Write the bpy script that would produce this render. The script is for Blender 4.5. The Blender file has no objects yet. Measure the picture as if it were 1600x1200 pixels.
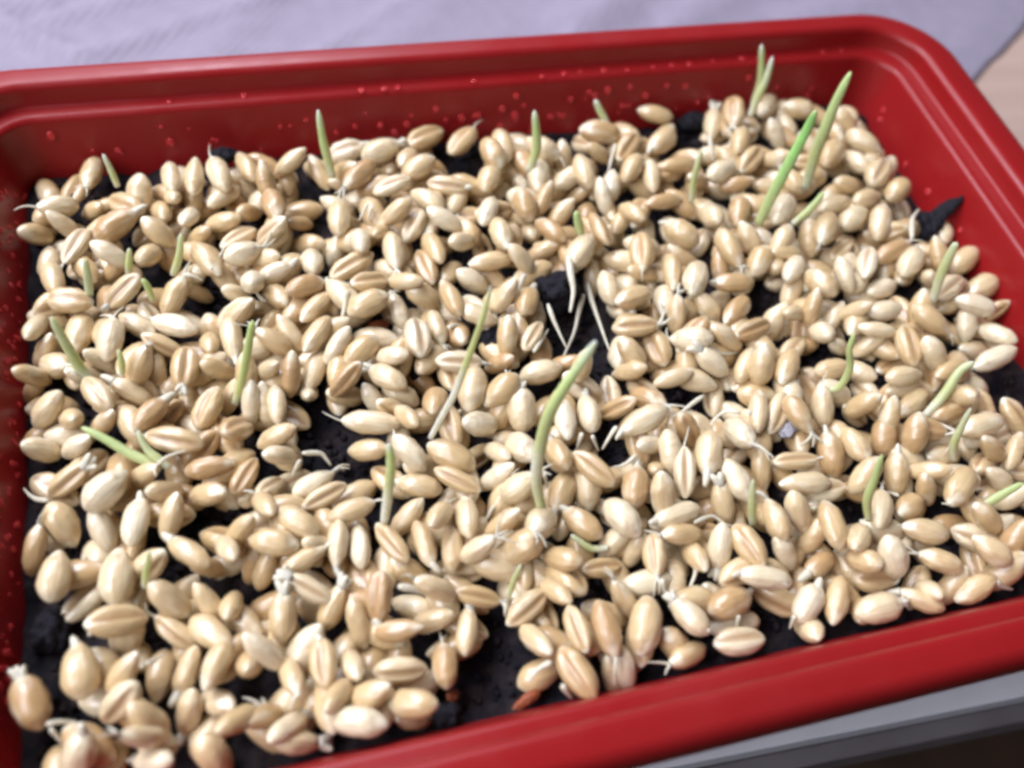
import bpy, math, random
import numpy as np
from mathutils import Vector, Matrix, noise

random.seed(7)
rng = np.random.default_rng(7)
scene = bpy.context.scene
COL = scene.collection

# ------------------------------------------------------------------ camera
H = 0.105                       # camera height over the soil, metres (a wheat grain is about 6.3 mm)
CX, CY = 0.345 * H, 0.65 * H    # middle of the tray seen from below the camera
F = 1515.0                      # focal length in photo pixels (1600 wide)
RM = np.array([[0.96268543, -0.14506632, 0.22845683],
               [-0.24641815, -0.81885812, 0.51841052],
               [0.11186983, -0.55536217, -0.82404976]])
CAM = np.array([-CX, -CY, H])

def ray(u, v):
    d = RM @ np.array([u - 800.0, v - 600.0, F])
    return d / np.linalg.norm(d)

def at_z(u, v, z=0.0):
    """Point of the horizontal plane at height z met by the view through photo pixel (u, v)."""
    d = ray(u, v)
    return CAM + d * ((z - CAM[2]) / d[2])

def at_plane(u, v, p, n):
    d = ray(u, v)
    return CAM + d * (np.dot(np.asarray(p) - CAM, n) / np.dot(d, n))

def px_per_m(p):
    """Photo pixels per metre at world point p."""
    return F / np.linalg.norm(np.asarray(p) - CAM)

cam_d = bpy.data.cameras.new('camera')
cam = bpy.data.objects.new('camera', cam_d)
COL.objects.link(cam)
right, up, back = RM @ [1, 0, 0], RM @ [0, -1, 0], RM @ [0, 0, -1]
cam.matrix_world = Matrix(((right[0], up[0], back[0], CAM[0]),
                           (right[1], up[1], back[1], CAM[1]),
                           (right[2], up[2], back[2], CAM[2]), (0, 0, 0, 1)))
cam_d.sensor_width = 36.0
cam_d.lens = F * 36.0 / 1600.0
cam_d.clip_start, cam_d.clip_end = 0.005, 20.0
cam_d.dof.use_dof = True
cam_d.dof.focus_distance = 0.121
cam_d.dof.aperture_fstop = 14.0
scene.camera = cam

# ------------------------------------------------------------------ light
world = bpy.data.worlds.new('World')
scene.world = world
world.use_nodes = True
bg = world.node_tree.nodes['Background']
bg.inputs['Color'].default_value = (0.80, 0.82, 1.0, 1)
bg.inputs['Strength'].default_value = 0.055

def area(name, loc, target, size, size_y, power, color):
    d = bpy.data.lights.new(name, 'AREA')
    d.shape = 'RECTANGLE'; d.size = size; d.size_y = size_y
    d.energy = power; d.color = color
    o = bpy.data.objects.new(name, d)
    COL.objects.link(o)
    o.location = loc
    o.rotation_euler = (Vector(target) - Vector(loc)).to_track_quat('-Z', 'Y').to_euler()
    return o
# the main window, high on one side, and a farther one behind the tray that glints on the rims
area('window_light', (-0.30, 0.30, 0.56), (0.0, 0.0, 0), 0.44, 0.32, 6.6, (0.86, 0.89, 1.0))
area('added_side_fill', (-0.42, -0.13, 0.42), (0.0, 0.0, 0), 0.30, 0.34, 3.2, (0.88, 0.90, 1.0))  # fill added to brighten the pale front strip, not another window
area('far_window_light', (-0.06, 0.82, 0.66), (0.0, 0.0, 0), 0.30, 0.36, 5.0, (0.84, 0.86, 1.0))

scene.view_settings.view_transform = 'Standard'
scene.view_settings.look = 'None'
scene.view_settings.gamma = 1.0
scene.view_settings.exposure = 0.0
scene.render.engine = 'CYCLES'
scene.cycles.pixel_filter_type = 'BLACKMAN_HARRIS'
scene.cycles.filter_width = 3.2
scene.cycles.use_denoising = True
scene.cycles.max_bounces = 8

# ------------------------------------------------------------------ helpers
def tag(o, label=None, cat=None, group=None, kind=None):
    for k, v in (('label', label), ('category', cat), ('group', group), ('kind', kind)):
        if v:
            o[k] = v
    return o

def mesh_of(name, verts, faces, mat=None, smooth=True, cols=None):
    me = bpy.data.meshes.new(name)
    me.from_pydata([tuple(map(float, v)) for v in verts], [], [tuple(map(int, f)) for f in faces])
    if smooth:
        me.polygons.foreach_set('use_smooth', [True] * len(me.polygons))
    if cols is not None:
        a = me.color_attributes.new('tint', 'FLOAT_COLOR', 'POINT')
        c = np.ones((len(verts), 4), dtype=np.float32)
        c[:, :3] = np.asarray(cols, dtype=np.float32)
        a.data.foreach_set('color', c.ravel())
    if mat:
        me.materials.append(mat)
    me.update()
    return me

def link(name, me, parent=None):
    o = bpy.data.objects.new(name, me)
    COL.objects.link(o)
    if parent is not None:
        o.parent = parent
    return o

def material(name):
    m = bpy.data.materials.new(name)
    m.use_nodes = True
    nt = m.node_tree
    return m, nt, nt.nodes['Principled BSDF']

def node(nt, typ, **kw):
    n = nt.nodes.new(typ)
    for k, v in kw.items():
        if k in n.inputs.keys():
            n.inputs[k].default_value = v
        else:
            setattr(n, k, v)
    return n

def mixc(nt, fac, a, b, mode='MIX'):
    n = nt.nodes.new('ShaderNodeMix')
    n.data_type = 'RGBA'; n.blend_type = mode
    for sock, val in ((n.inputs[0], fac), (n.inputs[6], a), (n.inputs[7], b)):
        if isinstance(val, bpy.types.NodeSocket):
            nt.links.new(val, sock)
        elif isinstance(val, (int, float)):
            sock.default_value = val
        else:
            sock.default_value = (*val, 1.0)
    return n.outputs[2]

def mapr(nt, src, a, b, c, d):
    n = nt.nodes.new('ShaderNodeMapRange')
    nt.links.new(src, n.inputs[0])
    for i, v in enumerate((a, b, c, d)):
        n.inputs[i + 1].default_value = v
    return n.outputs[0]

def bump(nt, bsdf, height, strength, dist):
    n = nt.nodes.new('ShaderNodeBump')
    n.inputs['Strength'].default_value = strength
    n.inputs['Distance'].default_value = dist
    nt.links.new(height, n.inputs['Height'])
    nt.links.new(n.outputs[0], bsdf.inputs['Normal'])

# ------------------------------------------------------------------ materials
def grain_material(name, island):
    m, nt, b = material(name)
    L = nt.links
    if island:
        rnd = node(nt, 'ShaderNodeNewGeometry').outputs['Random Per Island']
    else:
        rnd = node(nt, 'ShaderNodeObjectInfo').outputs['Random']
    tc = node(nt, 'ShaderNodeTexCoord')
    ramp = nt.nodes.new('ShaderNodeValToRGB')
    L.new(rnd, ramp.inputs[0])
    e = ramp.color_ramp.elements
    e[0].position, e[0].color = 0.0, (0.48, 0.295, 0.135, 1)
    e[1].position, e[1].color = 1.0, (0.79, 0.69, 0.50, 1)
    for p, c in ((0.22, (0.60, 0.425, 0.215, 1)), (0.55, (0.67, 0.505, 0.285, 1)), (0.8, (0.75, 0.62, 0.405, 1))):
        x = e.new(p); x.color = c
    att = node(nt, 'ShaderNodeVertexColor', layer_name='tint')
    sep = node(nt, 'ShaderNodeSeparateColor')
    L.new(att.outputs[0], sep.inputs[0])
    n1 = node(nt, 'ShaderNodeTexNoise', Scale=520.0, Detail=3.0)
    L.new(tc.outputs['Object'], n1.inputs['Vector'])
    base = mixc(nt, mapr(nt, n1.outputs[0], 0.35, 0.7, 0.0, 0.30), ramp.outputs[0], (0.52, 0.36, 0.16))
    mps = node(nt, 'ShaderNodeMapping')
    mps.inputs['Scale'].default_value = (130, 1500, 1500)
    L.new(tc.outputs['Object'], mps.inputs[0])
    ns = node(nt, 'ShaderNodeTexNoise', Scale=1.0, Detail=3.0)
    L.new(mps.outputs[0], ns.inputs['Vector'])
    base = mixc(nt, mapr(nt, ns.outputs[0], 0.48, 0.72, 0.0, 0.30), base, (0.42, 0.25, 0.11))
    nb_ = node(nt, 'ShaderNodeTexNoise', Scale=230.0, Detail=2.0)
    off = node(nt, 'ShaderNodeVectorMath', operation='ADD')
    L.new(tc.outputs['Object'], off.inputs[0])
    cmb = node(nt, 'ShaderNodeCombineXYZ'); L.new(rnd, cmb.inputs[0]); L.new(rnd, cmb.inputs[2])
    L.new(cmb.outputs[0], off.inputs[1]); L.new(off.outputs[0], nb_.inputs['Vector'])
    base = mixc(nt, mapr(nt, nb_.outputs[0], 0.60, 0.76, 0.0, 0.45), base, (0.40, 0.25, 0.13))
    base = mixc(nt, mapr(nt, nb_.outputs[0], 0.42, 0.28, 0.0, 0.5), base, (0.82, 0.74, 0.56))
    # the crease is brown bran, the germ end is paler
    base = mixc(nt, sep.outputs[0], base, (0.40, 0.225, 0.10))
    base = mixc(nt, sep.outputs[1], base, (0.86, 0.80, 0.62))
    L.new(base, b.inputs['Base Color'])
    b.inputs['Roughness'].default_value = 0.31
    b.inputs['Specular IOR Level'].default_value = 0.8
    b.inputs['Coat Weight'].default_value = 0.45
    b.inputs['Coat Roughness'].default_value = 0.32
    b.inputs['Subsurface Weight'].default_value = 0.18
    b.inputs['Subsurface Radius'].default_value = (0.0008, 0.0004, 0.0002)
    b.inputs['Subsurface Scale'].default_value = 1.0
    mp = node(nt, 'ShaderNodeMapping')
    mp.inputs['Scale'].default_value = (160, 900, 900)
    L.new(tc.outputs['Object'], mp.inputs[0])
    n2 = node(nt, 'ShaderNodeTexNoise', Scale=1.0, Detail=3.0)
    L.new(mp.outputs[0], n2.inputs['Vector'])
    bump(nt, b, n2.outputs[0], 0.4, 0.0005)
    return m

M_GRAIN = grain_material('wheat_bran', False)
M_GRAINS = grain_material('wheat_bran_heap', True)

def shoot_material():
    m, nt, b = material('shoot_green')
    L = nt.links
    att = node(nt, 'ShaderNodeVertexColor', layer_name='tint')
    tc = node(nt, 'ShaderNodeTexCoord')
    n1 = node(nt, 'ShaderNodeTexNoise', Scale=700.0, Detail=2.0)
    L.new(tc.outputs['Object'], n1.inputs['Vector'])
    base = mixc(nt, mapr(nt, n1.outputs[0], 0.3, 0.7, 0.0, 0.3), att.outputs[0], (0.30, 0.36, 0.16))
    L.new(base, b.inputs['Base Color'])
    b.inputs['Roughness'].default_value = 0.45
    b.inputs['Subsurface Weight'].default_value = 0.6
    b.inputs['Subsurface Radius'].default_value = (0.0012, 0.0013, 0.0006)
    b.inputs['Subsurface Scale'].default_value = 1.0
    return m
M_SHOOT = shoot_material()

def root_material():
    m, nt, b = material('root_white')
    tc = node(nt, 'ShaderNodeTexCoord')
    n1 = node(nt, 'ShaderNodeTexNoise', Scale=800.0, Detail=2.0)
    nt.links.new(tc.outputs['Object'], n1.inputs['Vector'])
    nt.links.new(mixc(nt, mapr(nt, n1.outputs[0], 0.35, 0.7, 0, 1), (0.66, 0.62, 0.50), (0.56, 0.50, 0.37)), b.inputs['Base Color'])
    b.inputs['Roughness'].default_value = 0.4
    b.inputs['Subsurface Weight'].default_value = 0.3
    b.inputs['Subsurface Radius'].default_value = (0.0008, 0.0007, 0.0005)
    b.inputs['Subsurface Scale'].default_value = 1.0
    return m
M_ROOT = root_material()

def soil_material():
    m, nt, b = material('wet_potting_soil')
    tc = node(nt, 'ShaderNodeTexCoord')
    n1 = node(nt, 'ShaderNodeTexNoise', Scale=420.0, Detail=6.0)
    n2 = node(nt, 'ShaderNodeTexNoise', Scale=1500.0, Detail=4.0)
    for n in (n1, n2):
        nt.links.new(tc.outputs['Object'], n.inputs['Vector'])
    nt.links.new(mixc(nt, mapr(nt, n1.outputs[0], 0.4, 0.7, 0, 1), (0.005, 0.0043, 0.0075), (0.026, 0.018, 0.018)), b.inputs['Base Color'])
    b.inputs['Roughness'].default_value = 0.8
    b.inputs['Specular IOR Level'].default_value = 0.15
    bump(nt, b, n2.outputs[0], 0.5, 0.0006)
    return m
M_SOIL = soil_material()

def simple(name, col, rough, noise_scale=300.0, dark=0.8, spec=0.5, bump_s=0.0, bump_d=0.0003):
    m, nt, b = material(name)
    tc = node(nt, 'ShaderNodeTexCoord')
    n1 = node(nt, 'ShaderNodeTexNoise', Scale=noise_scale, Detail=4.0)
    nt.links.new(tc.outputs['Object'], n1.inputs['Vector'])
    nt.links.new(mixc(nt, mapr(nt, n1.outputs[0], 0.3, 0.7, 0, 1), col, tuple(c * dark for c in col)), b.inputs['Base Color'])
    b.inputs['Roughness'].default_value = rough
    b.inputs['Specular IOR Level'].default_value = spec
    if bump_s:
        bump(nt, b, n1.outputs[0], bump_s, bump_d)
    return m

M_RED = simple('glossy_red_plastic', (0.26, 0.0095, 0.0105), 0.27, 60.0, 0.92, 0.32, 0.04, 0.0004)
_nt = M_RED.node_tree
_tc = node(_nt, 'ShaderNodeTexCoord')
_n = node(_nt, 'ShaderNodeTexNoise', Scale=70.0, Detail=6.0, Roughness=0.65)
_nt.links.new(_tc.outputs['Object'], _n.inputs['Vector'])
_nt.links.new(mapr(_nt, _n.outputs[0], 0.35, 0.7, 0.27, 0.46), _nt.nodes['Principled BSDF'].inputs['Roughness'])
M_BARK = simple('bark_brown', (0.30, 0.075, 0.025), 0.6, 500.0, 0.5, 0.4, 0.6)
M_CLOD = simple('damp_clod', (0.012, 0.010, 0.016), 0.8, 900.0, 0.4, 0.25, 1.0, 0.0008)
M_HUSK = simple('papery_husk', (0.40, 0.38, 0.42), 0.6, 400.0, 0.7, 0.4, 0.4)
M_EDGE = simple('pale_grey_paint', (0.86, 0.87, 0.92), 0.45, 150.0, 0.93)
M_MOULD = simple('dark_grey_moulding', (0.17, 0.15, 0.16), 0.6, 150.0, 0.8)  # even dark grey for the band below the pale strip
M_FLOOR = simple('dark_floor_wood', (0.13, 0.075, 0.045), 0.6, 30.0, 0.5)

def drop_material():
    m, nt, b = material('water_painted_lit_red')
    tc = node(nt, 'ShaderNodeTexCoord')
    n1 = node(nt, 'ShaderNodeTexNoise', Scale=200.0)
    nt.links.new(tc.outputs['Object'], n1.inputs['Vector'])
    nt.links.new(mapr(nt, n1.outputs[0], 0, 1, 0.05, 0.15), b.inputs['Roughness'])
    b.inputs['Base Color'].default_value = (0.72, 0.05, 0.055, 1)  # bright red painted in for the light each droplet would gather
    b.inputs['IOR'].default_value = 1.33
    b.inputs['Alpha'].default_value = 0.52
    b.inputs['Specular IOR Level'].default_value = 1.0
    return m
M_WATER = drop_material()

def cloth_material():
    m, nt, b = material('white_paper_cloth')
    L = nt.links
    tc = node(nt, 'ShaderNodeTexCoord')
    mp = node(nt, 'ShaderNodeMapping')
    mp.inputs['Rotation'].default_value = (0, 0, math.radians(38))
    L.new(tc.outputs['Object'], mp.inputs[0])
    w1 = node(nt, 'ShaderNodeTexWave', wave_type='BANDS', bands_direction='X', Scale=190.0, Distortion=2.5, Detail=2.0)
    w2 = node(nt, 'ShaderNodeTexWave', wave_type='BANDS', bands_direction='Y', Scale=150.0, Distortion=3.0, Detail=2.0)
    n1 = node(nt, 'ShaderNodeTexNoise', Scale=260.0, Detail=5.0)
    for w in (w1, w2):
        L.new(mp.outputs[0], w.inputs['Vector'])
    L.new(tc.outputs['Object'], n1.inputs['Vector'])
    a1 = node(nt, 'ShaderNodeMath', operation='MULTIPLY'); L.new(w1.outputs['Fac'], a1.inputs[0]); a1.inputs[1].default_value = 0.6
    a2 = node(nt, 'ShaderNodeMath', operation='MULTIPLY_ADD'); L.new(w2.outputs['Fac'], a2.inputs[0]); a2.inputs[1].default_value = 0.35; L.new(a1.outputs[0], a2.inputs[2])
    a3 = node(nt, 'ShaderNodeMath', operation='ADD'); L.new(a2.outputs[0], a3.inputs[0]); L.new(n1.outputs[0], a3.inputs[1])
    L.new(mixc(nt, mapr(nt, n1.outputs[0], 0.3, 0.7, 0, 1), (0.295, 0.255, 0.325), (0.26, 0.23, 0.29)), b.inputs['Base Color'])
    b.inputs['Roughness'].default_value = 0.9
    b.inputs['Specular IOR Level'].default_value = 0.2
    bump(nt, b, a3.outputs[0], 0.22, 0.0007)
    return m
M_CLOTH = cloth_material()

def wood_material():
    m, nt, b = material('pale_table_wood')
    L = nt.links
    tc = node(nt, 'ShaderNodeTexCoord')
    mp = node(nt, 'ShaderNodeMapping')
    mp.inputs['Scale'].default_value = (8, 60, 60)
    L.new(tc.outputs['Object'], mp.inputs[0])
    n1 = node(nt, 'ShaderNodeTexNoise', Scale=2.0, Detail=5.0)
    L.new(mp.outputs[0], n1.inputs['Vector'])
    L.new(mixc(nt, mapr(nt, n1.outputs[0], 0.3, 0.7, 0, 1), (0.50, 0.36, 0.30), (0.42, 0.29, 0.235)), b.inputs['Base Color'])
    b.inputs['Roughness'].default_value = 0.5
    bump(nt, b, n1.outputs[0], 0.1, 0.0005)
    return m
M_WOOD = wood_material()

# ------------------------------------------------------------------ setting: floor, table, cloth
TZ = -0.235 * H                     # table top under the tray
FZ = TZ - 0.45
g = [(-3, -3, FZ), (3, -3, FZ), (3, 3, FZ), (-3, 3, FZ)]
tag(link('floor', mesh_of('floor', g, [(0, 1, 2, 3)], M_FLOOR, False)), 'dark brown wooden floor far below the table edge', kind='structure')

e0, e1 = at_z(1200, 1166, TZ), at_z(1600, 1086, TZ)          # front edge of the table as the photo shows it
ed = (e1 - e0)[:2]; ed /= np.linalg.norm(ed)
en = np.array([-ed[1], ed[0]])                                # away from the viewer
table = tag(bpy.data.objects.new('table', None), 'table of pale brown wood under the white cloth, its corner bare', 'table')
COL.objects.link(table)
tb = (e0[0], e0[1])
def tpt(a, b):
    return np.array([tb[0] + ed[0] * a + en[0] * b, tb[1] + ed[1] * a + en[1] * b])

def slab(name, a0, a1, b0, b1, z0, z1, mat, parent, bev=0.0015):
    pts = [tpt(a0, b0), tpt(a1, b0), tpt(a1, b1), tpt(a0, b1)]
    v, f = [], []
    for z, ins in ((z0, 0), (z1 - bev, 0), (z1, bev)):
        c = np.mean(pts, axis=0)
        for p in pts:
            q = p + (np.sign(c - p) * ins)
            v.append((q[0], q[1], z))
    f.append((3, 2, 1, 0)); f.append((8, 9, 10, 11))
    for k in (0, 4):
        for i in range(4):
            j = (i + 1) % 4
            f.append((k + i, k + j, k + 4 + j, k + 4 + i))
    return link(name, mesh_of(name, v, f, mat, False), parent)
slab('tabletop', -0.55, 0.55, 0.0302, 0.75, TZ - 0.022, TZ - 0.0003, M_WOOD, table)
strip = slab('edge_strip', -0.55, 0.55, 0.0, 0.030, TZ - 0.0055, TZ, M_EDGE, table, 0.0012)
strip['label'] = 'pale grey painted strip along the front of the table'
slab('moulding', -0.55, 0.55, -0.0024, -0.0001, TZ - 0.014, TZ - 0.0060, M_MOULD, table, 0.001)
slab('apron', -0.54, 0.54, 0.004, 0.026, TZ - 0.030, TZ - 0.0057, M_FLOOR, table)
for a, b_ in ((-0.5, 0.06), (0.5, 0.06), (-0.5, 0.7), (0.5, 0.7)):
    slab('leg', a - 0.02, a + 0.02, b_ - 0.02, b_ + 0.02, FZ, TZ - 0.022, M_WOOD, table)

# cloth: lies on the table, runs under the tray and folds over the table's front edge
edge_px = [(1518, 124), (1542, 102), (1575, 80), (1592, 57), (1602, 37), (1612, -10), (1640, -60)]
edge_w = np.array([at_z(u, v, TZ)[:2] for u, v in edge_px])
edge_l = np.array([[np.dot(p - np.array(tb), ed), np.dot(p - np.array(tb), en)] for p in edge_w])
ea, eb = edge_l[:, 0], edge_l[:, 1]
def cloth_right(b):
    if b < eb.min():
        return float(np.interp(b, [0.0, eb.min() - 0.014, eb.min()], [ea[np.argmin(eb)] - 0.030, ea[np.argmin(eb)] - 0.014, ea[np.argmin(eb)]]))
    o = np.argsort(eb)
    return float(np.interp(b, eb[o], ea[o]))
def cloth_z(a, b, x, y):
    z = 0.0004
    z += 0.0012 * noise.noise((x * 14, y * 14, 1.0)) + 0.0006 * noise.noise((x * 40, y * 40, 4.0))
    z += 0.0030 * max(0.0, min(1.0, (cloth_right(max(b, 0.0)) - a) / 0.035)) * max(0.0, min(1.0, (x - 0.035) / 0.03)) * max(0.0, 1 - max(0.0, (y - 0.052) / 0.028)) * (1.0 if y > 0.03 else max(0.0, (y - 0.01) / 0.02))
    # soft crossing folds
    for (px0, py0, px1, py1, wd, h) in FOLDS:
        d = np.array([px1 - px0, py1 - py0]); l = np.linalg.norm(d); d /= l
        r = np.array([x - px0, y - py0])
        s = abs(r[0] * d[1] - r[1] * d[0]); t = np.dot(r, d) / l
        if -0.5 < t < 1.5:
            z += h * math.exp(-(s / wd) ** 2)
    return z
FOLDS = []
for (u0, v0, u1, v1, wd, h) in ((0, 40, 115, 98, 0.0016, 0.0026), (-60, 30, 40, 20, 0.002, 0.0018), (250, 60, 480, -20, 0.0022, 0.0012), (560, 50, 690, -30, 0.002, 0.001), (160, 20, 330, -30, 0.002, 0.0012), (930, 30, 1010, -20, 0.006, 0.0022),
                                (1080, 30, 1150, -10, 0.005, 0.0014), (620, 60, 700, -10, 0.006, 0.0010), (330, 90, 420, 0, 0.005, 0.0009), (1290, 30, 1400, -10, 0.006, 0.001)):
    p, q = at_z(u0, v0, TZ), at_z(u1, v1, TZ)
    FOLDS.append((p[0], p[1], q[0], q[1], wd, h))
cv, cf = [], []
NB, NA = 150, 190
rows = list(np.linspace(0.022, 0.34, NB))
for b_ in rows:
    ar = cloth_right(max(b_, 0.0)) + 0.0012 * math.sin(b_ * 260)
    al = -0.26
    for i in range(NA):
        a = al + (ar - al) * (i / (NA - 1))
        if b_ >= 0:
            x, y = tpt(a, b_)
            under = 0.004 < b_ and False
            z = TZ + max(0.0, cloth_z(a, b_, x, y))
            z = TZ + 0.0002 + (z - TZ) * min(1.0, b_ / 0.01) * min(1.0, (ar - a) / 0.012)
            if -0.06 * 2 < x < 0.075 and -0.055 < y < 0.05:
                z = min(z, TZ + 0.0002)
        else:                                   # hem hanging over the edge
            x, y = tpt(a, -0.0002 - 0.0008 * min(1.0, -b_ / 0.002))
            z = TZ + 0.0002 + b_ + 0.0003 * noise.noise((a * 60, 0, 0))
        cv.append((x, y, z))
for j in range(len(rows) - 1):
    for i in range(NA - 1):
        k = j * NA + i
        cf.append((k, k + 1, k + NA + 1, k + NA))
cloth = link('cloth', mesh_of('cloth', cv, cf, M_CLOTH))
sm = cloth.modifiers.new('thickness', 'SOLIDIFY'); sm.thickness = 0.00012; sm.offset = 1.0
tag(cloth, 'crinkled white paper cloth spread under and behind the red tray', 'cloth')

# ------------------------------------------------------------------ tray
XL, XR, YF, YB = -0.318 * H - CX, 1.010 * H - CX, 0.210 * H - CY, 1.095 * H - CY    # ledge edge at height LZ
LZ = 0.080 * H
def ring(d, z, n=14):
    """rounded rectangle, offset outward by d from the ledge edge, at height z"""
    r = max(0.06 * H + d * 1.0, 0.012 * H)
    ex = d * (1.32 if d > 0 else 1.0); fy = d * (0.92 if d > 0 else 1.0)
    x0, x1, y0, y1 = XL - ex, XR + ex, YF - fy, YB + d
    out = []
    for cx, cy, a0 in ((x1 - r, y1 - r, 0), (x0 + r, y1 - r, 90), (x0 + r, y0 + r, 180), (x1 - r, y0 + r, 270)):
        for k in range(n + 1):
            a = math.radians(a0 + 90.0 * k / n)
            out.append((cx + r * math.cos(a), cy + r * math.sin(a), z))
    # straight sides get a few points of their own
    res = []
    for i in range(len(out)):
        p, q = out[i], out[(i + 1) % len(out)]
        res.append(p)
        if (i + 1) % (n + 1) == 0:
            for s in range(1, 9):
                t = s / 9
                res.append((p[0] + (q[0] - p[0]) * t, p[1] + (q[1] - p[1]) * t, z))
    return res

def loft(name, prof, mat, parent, cap_first=False):
    v, f = [], []
    n = None
    for d, z in prof:
        rg = ring(d * H, z * H)
        n = len(rg); v += rg
    for k in range(len(prof) - 1):
        for i in range(n):
            j = (i + 1) % n
            f.append((k * n + i, (k + 1) * n + i, (k + 1) * n + j, k * n + j))
    if cap_first:
        f.append(tuple(range(n)))
    f = [tuple(reversed(q)) for q in f]
    return link(name, mesh_of(name, v, f, mat), parent)

tray = bpy.data.objects.new('seed_tray', None)
COL.objects.link(tray)
tray.location = (0, 0, 0)
tag(tray, 'glossy red plastic tray with rounded corners and broad rolled rim', 'tray')
def arc(cx, cz, rx, rz, a0, a1, n):
    return [(cx + rx * math.cos(math.radians(a0 + (a1 - a0) * k / n)), cz + rz * math.sin(math.radians(a0 + (a1 - a0) * k / n))) for k in range(n + 1)]
basin = [(-0.075, -0.226), (-0.066, -0.226), (-0.058, -0.220), (-0.053, -0.205), (-0.0275, 0.0), (-0.0075, 0.064)] + arc(0.004, 0.070, 0.010, 0.011, 165, 95, 6)
outside = [(0.006, 0.070), (-0.004, 0.058), (-0.022, 0.0), (-0.047, -0.205), (-0.052, -0.222), (-0.060, -0.231), (-0.075, -0.231)]
loft('basin', basin, M_RED, tray, True)
o2 = loft('basin_shell', [(d, z) for d, z in outside], M_RED, tray)
rim = [(0.0031, 0.0809), (0.009, 0.0812), (0.014, 0.0815)] + arc(0.014, 0.0865, 0.005, 0.005, -80, -10, 4) + [(0.0205, 0.102)] + arc(0.0315, 0.1030, 0.0110, 0.0110, 172, 94, 8) + [(0.040, 0.1135)] \
      + arc(0.050, 0.0945, 0.0190, 0.0180, 85, 5, 10) + [(0.0695, 0.080), (0.0695, 0.070), (0.068, 0.067), (0.0655, 0.069), (0.0645, 0.080)] + arc(0.050, 0.0945, 0.0140, 0.0130, 5, 85, 6) + [(0.036, 0.108), (0.027, 0.107), (0.0245, 0.100), (0.022, 0.077), (0.009, 0.0745), (0.006, 0.072)]
loft('rim', rim, M_RED, tray)

# ------------------------------------------------------------------ soil
HOLES = [(525, 690, 75, 60), (575, 740, 35, 45), (895, 500, 60, 75), (930, 580, 40, 45), (1040, 560, 25, 18), (780, 1050, 50, 90), (70, 960, 40, 75), (1200, 975, 26, 50),
         (1010, 1042, 22, 20), (1570, 600, 60, 45), (1428, 465, 28, 20), (1072, 215, 32, 42), (990, 190, 50, 14), (722, 255, 30, 24), (225, 290, 40, 16), (365, 255, 16, 28),
         (1490, 890, 30, 45), (1560, 935, 70, 28), (770, 535, 24, 28), (710, 412, 24, 22), (600, 325, 26, 22), (640, 310, 50, 12), (1032, 340, 26, 14),
         (172, 708, 24, 18), (300, 838, 55, 16), (340, 808, 36, 14), (310, 1085, 30, 24), (130, 1095, 32, 40), (60, 1165, 40, 30), (245, 1000, 25, 20), (265, 880, 20, 30),
         (950, 705, 28, 26), (1060, 622, 36, 18), (1105, 640, 14, 24), (590, 505, 26, 14), (650, 575, 18, 20), (530, 455, 12, 18), (1185, 470, 22, 22), (1280, 545, 24, 24),
         (1360, 575, 16, 22), (1450, 335, 26, 32), (1400, 370, 14, 14), (940, 930, 40, 20), (1090, 990, 40, 24), (900, 965, 22, 30), (30, 500, 14, 120), (25, 720, 14, 160),
         (830, 640, 20, 26), (860, 745, 14, 18), (570, 650, 14, 14), (1195, 225, 14, 14), (1160, 700, 14, 14), (775, 790, 16, 22), (515, 560, 14, 14), (335, 460, 16, 18),
         (220, 265, 22, 14), (125, 520, 12, 12), (205, 545, 14, 16), (270, 640, 10, 16), (700, 1110, 30, 36), (530, 1160, 14, 14), (1310, 520, 20, 12), (880, 850, 26, 12)]
SX0, SX1, SY0, SY1 = XL + 0.0245 * H, XR - 0.0245 * H, YF + 0.0245 * H, YB - 0.0245 * H
hole_w = []
for u, v, ru, rv in HOLES:
    p = at_z(u, v, 0); k = px_per_m(p)
    hole_w.append((p[0], p[1], ru / k, rv / k / 0.8))
def in_hole(x, y, grow=1.0):
    return any(((x - a) / (rx * grow)) ** 2 + ((y - b_) / (ry * grow)) ** 2 < 1 for a, b_, rx, ry in hole_w)
def soil_z(x, y):
    z = -0.0003 + 0.0010 * noise.noise((x * 90, y * 90, 0.0)) + 0.0006 * noise.noise((x * 260, y * 260, 5.0)) + 0.0004 * noise.noise((x * 620, y * 620, 9.0))
    for a, b_, rx, ry in hole_w:
        q = ((x - a) / rx) ** 2 + ((y - b_) / ry) ** 2
        if q < 3:
            z -= 0.0010 * math.exp(-q)
    return z
NX, NY = 300, 200
sv, sf = [], []
for j in range(NY):
    for i in range(NX):
        # stay within the tray's rounded corner
        x = SX0 + (SX1 - SX0) * i / (NX - 1); y = SY0 + (SY1 - SY0) * j / (NY - 1)
        sv.append((x, y, soil_z(x, y)))
for j in range(NY - 1):
    for i in range(NX - 1):
        x, y = sv[j * NX + i][0], sv[j * NX + i][1]
        dx = max(SX0 + 0.0045 - x, x - SX1 + 0.0045, 0); dy = max(SY0 + 0.0045 - y, y - SY1 + 0.0045, 0)
        if dx * dx + dy * dy > 0.0050 ** 2:
            continue
        k = j * NX + i
        sf.append((k, k + 1, k + NX + 1, k + NX))
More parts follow.
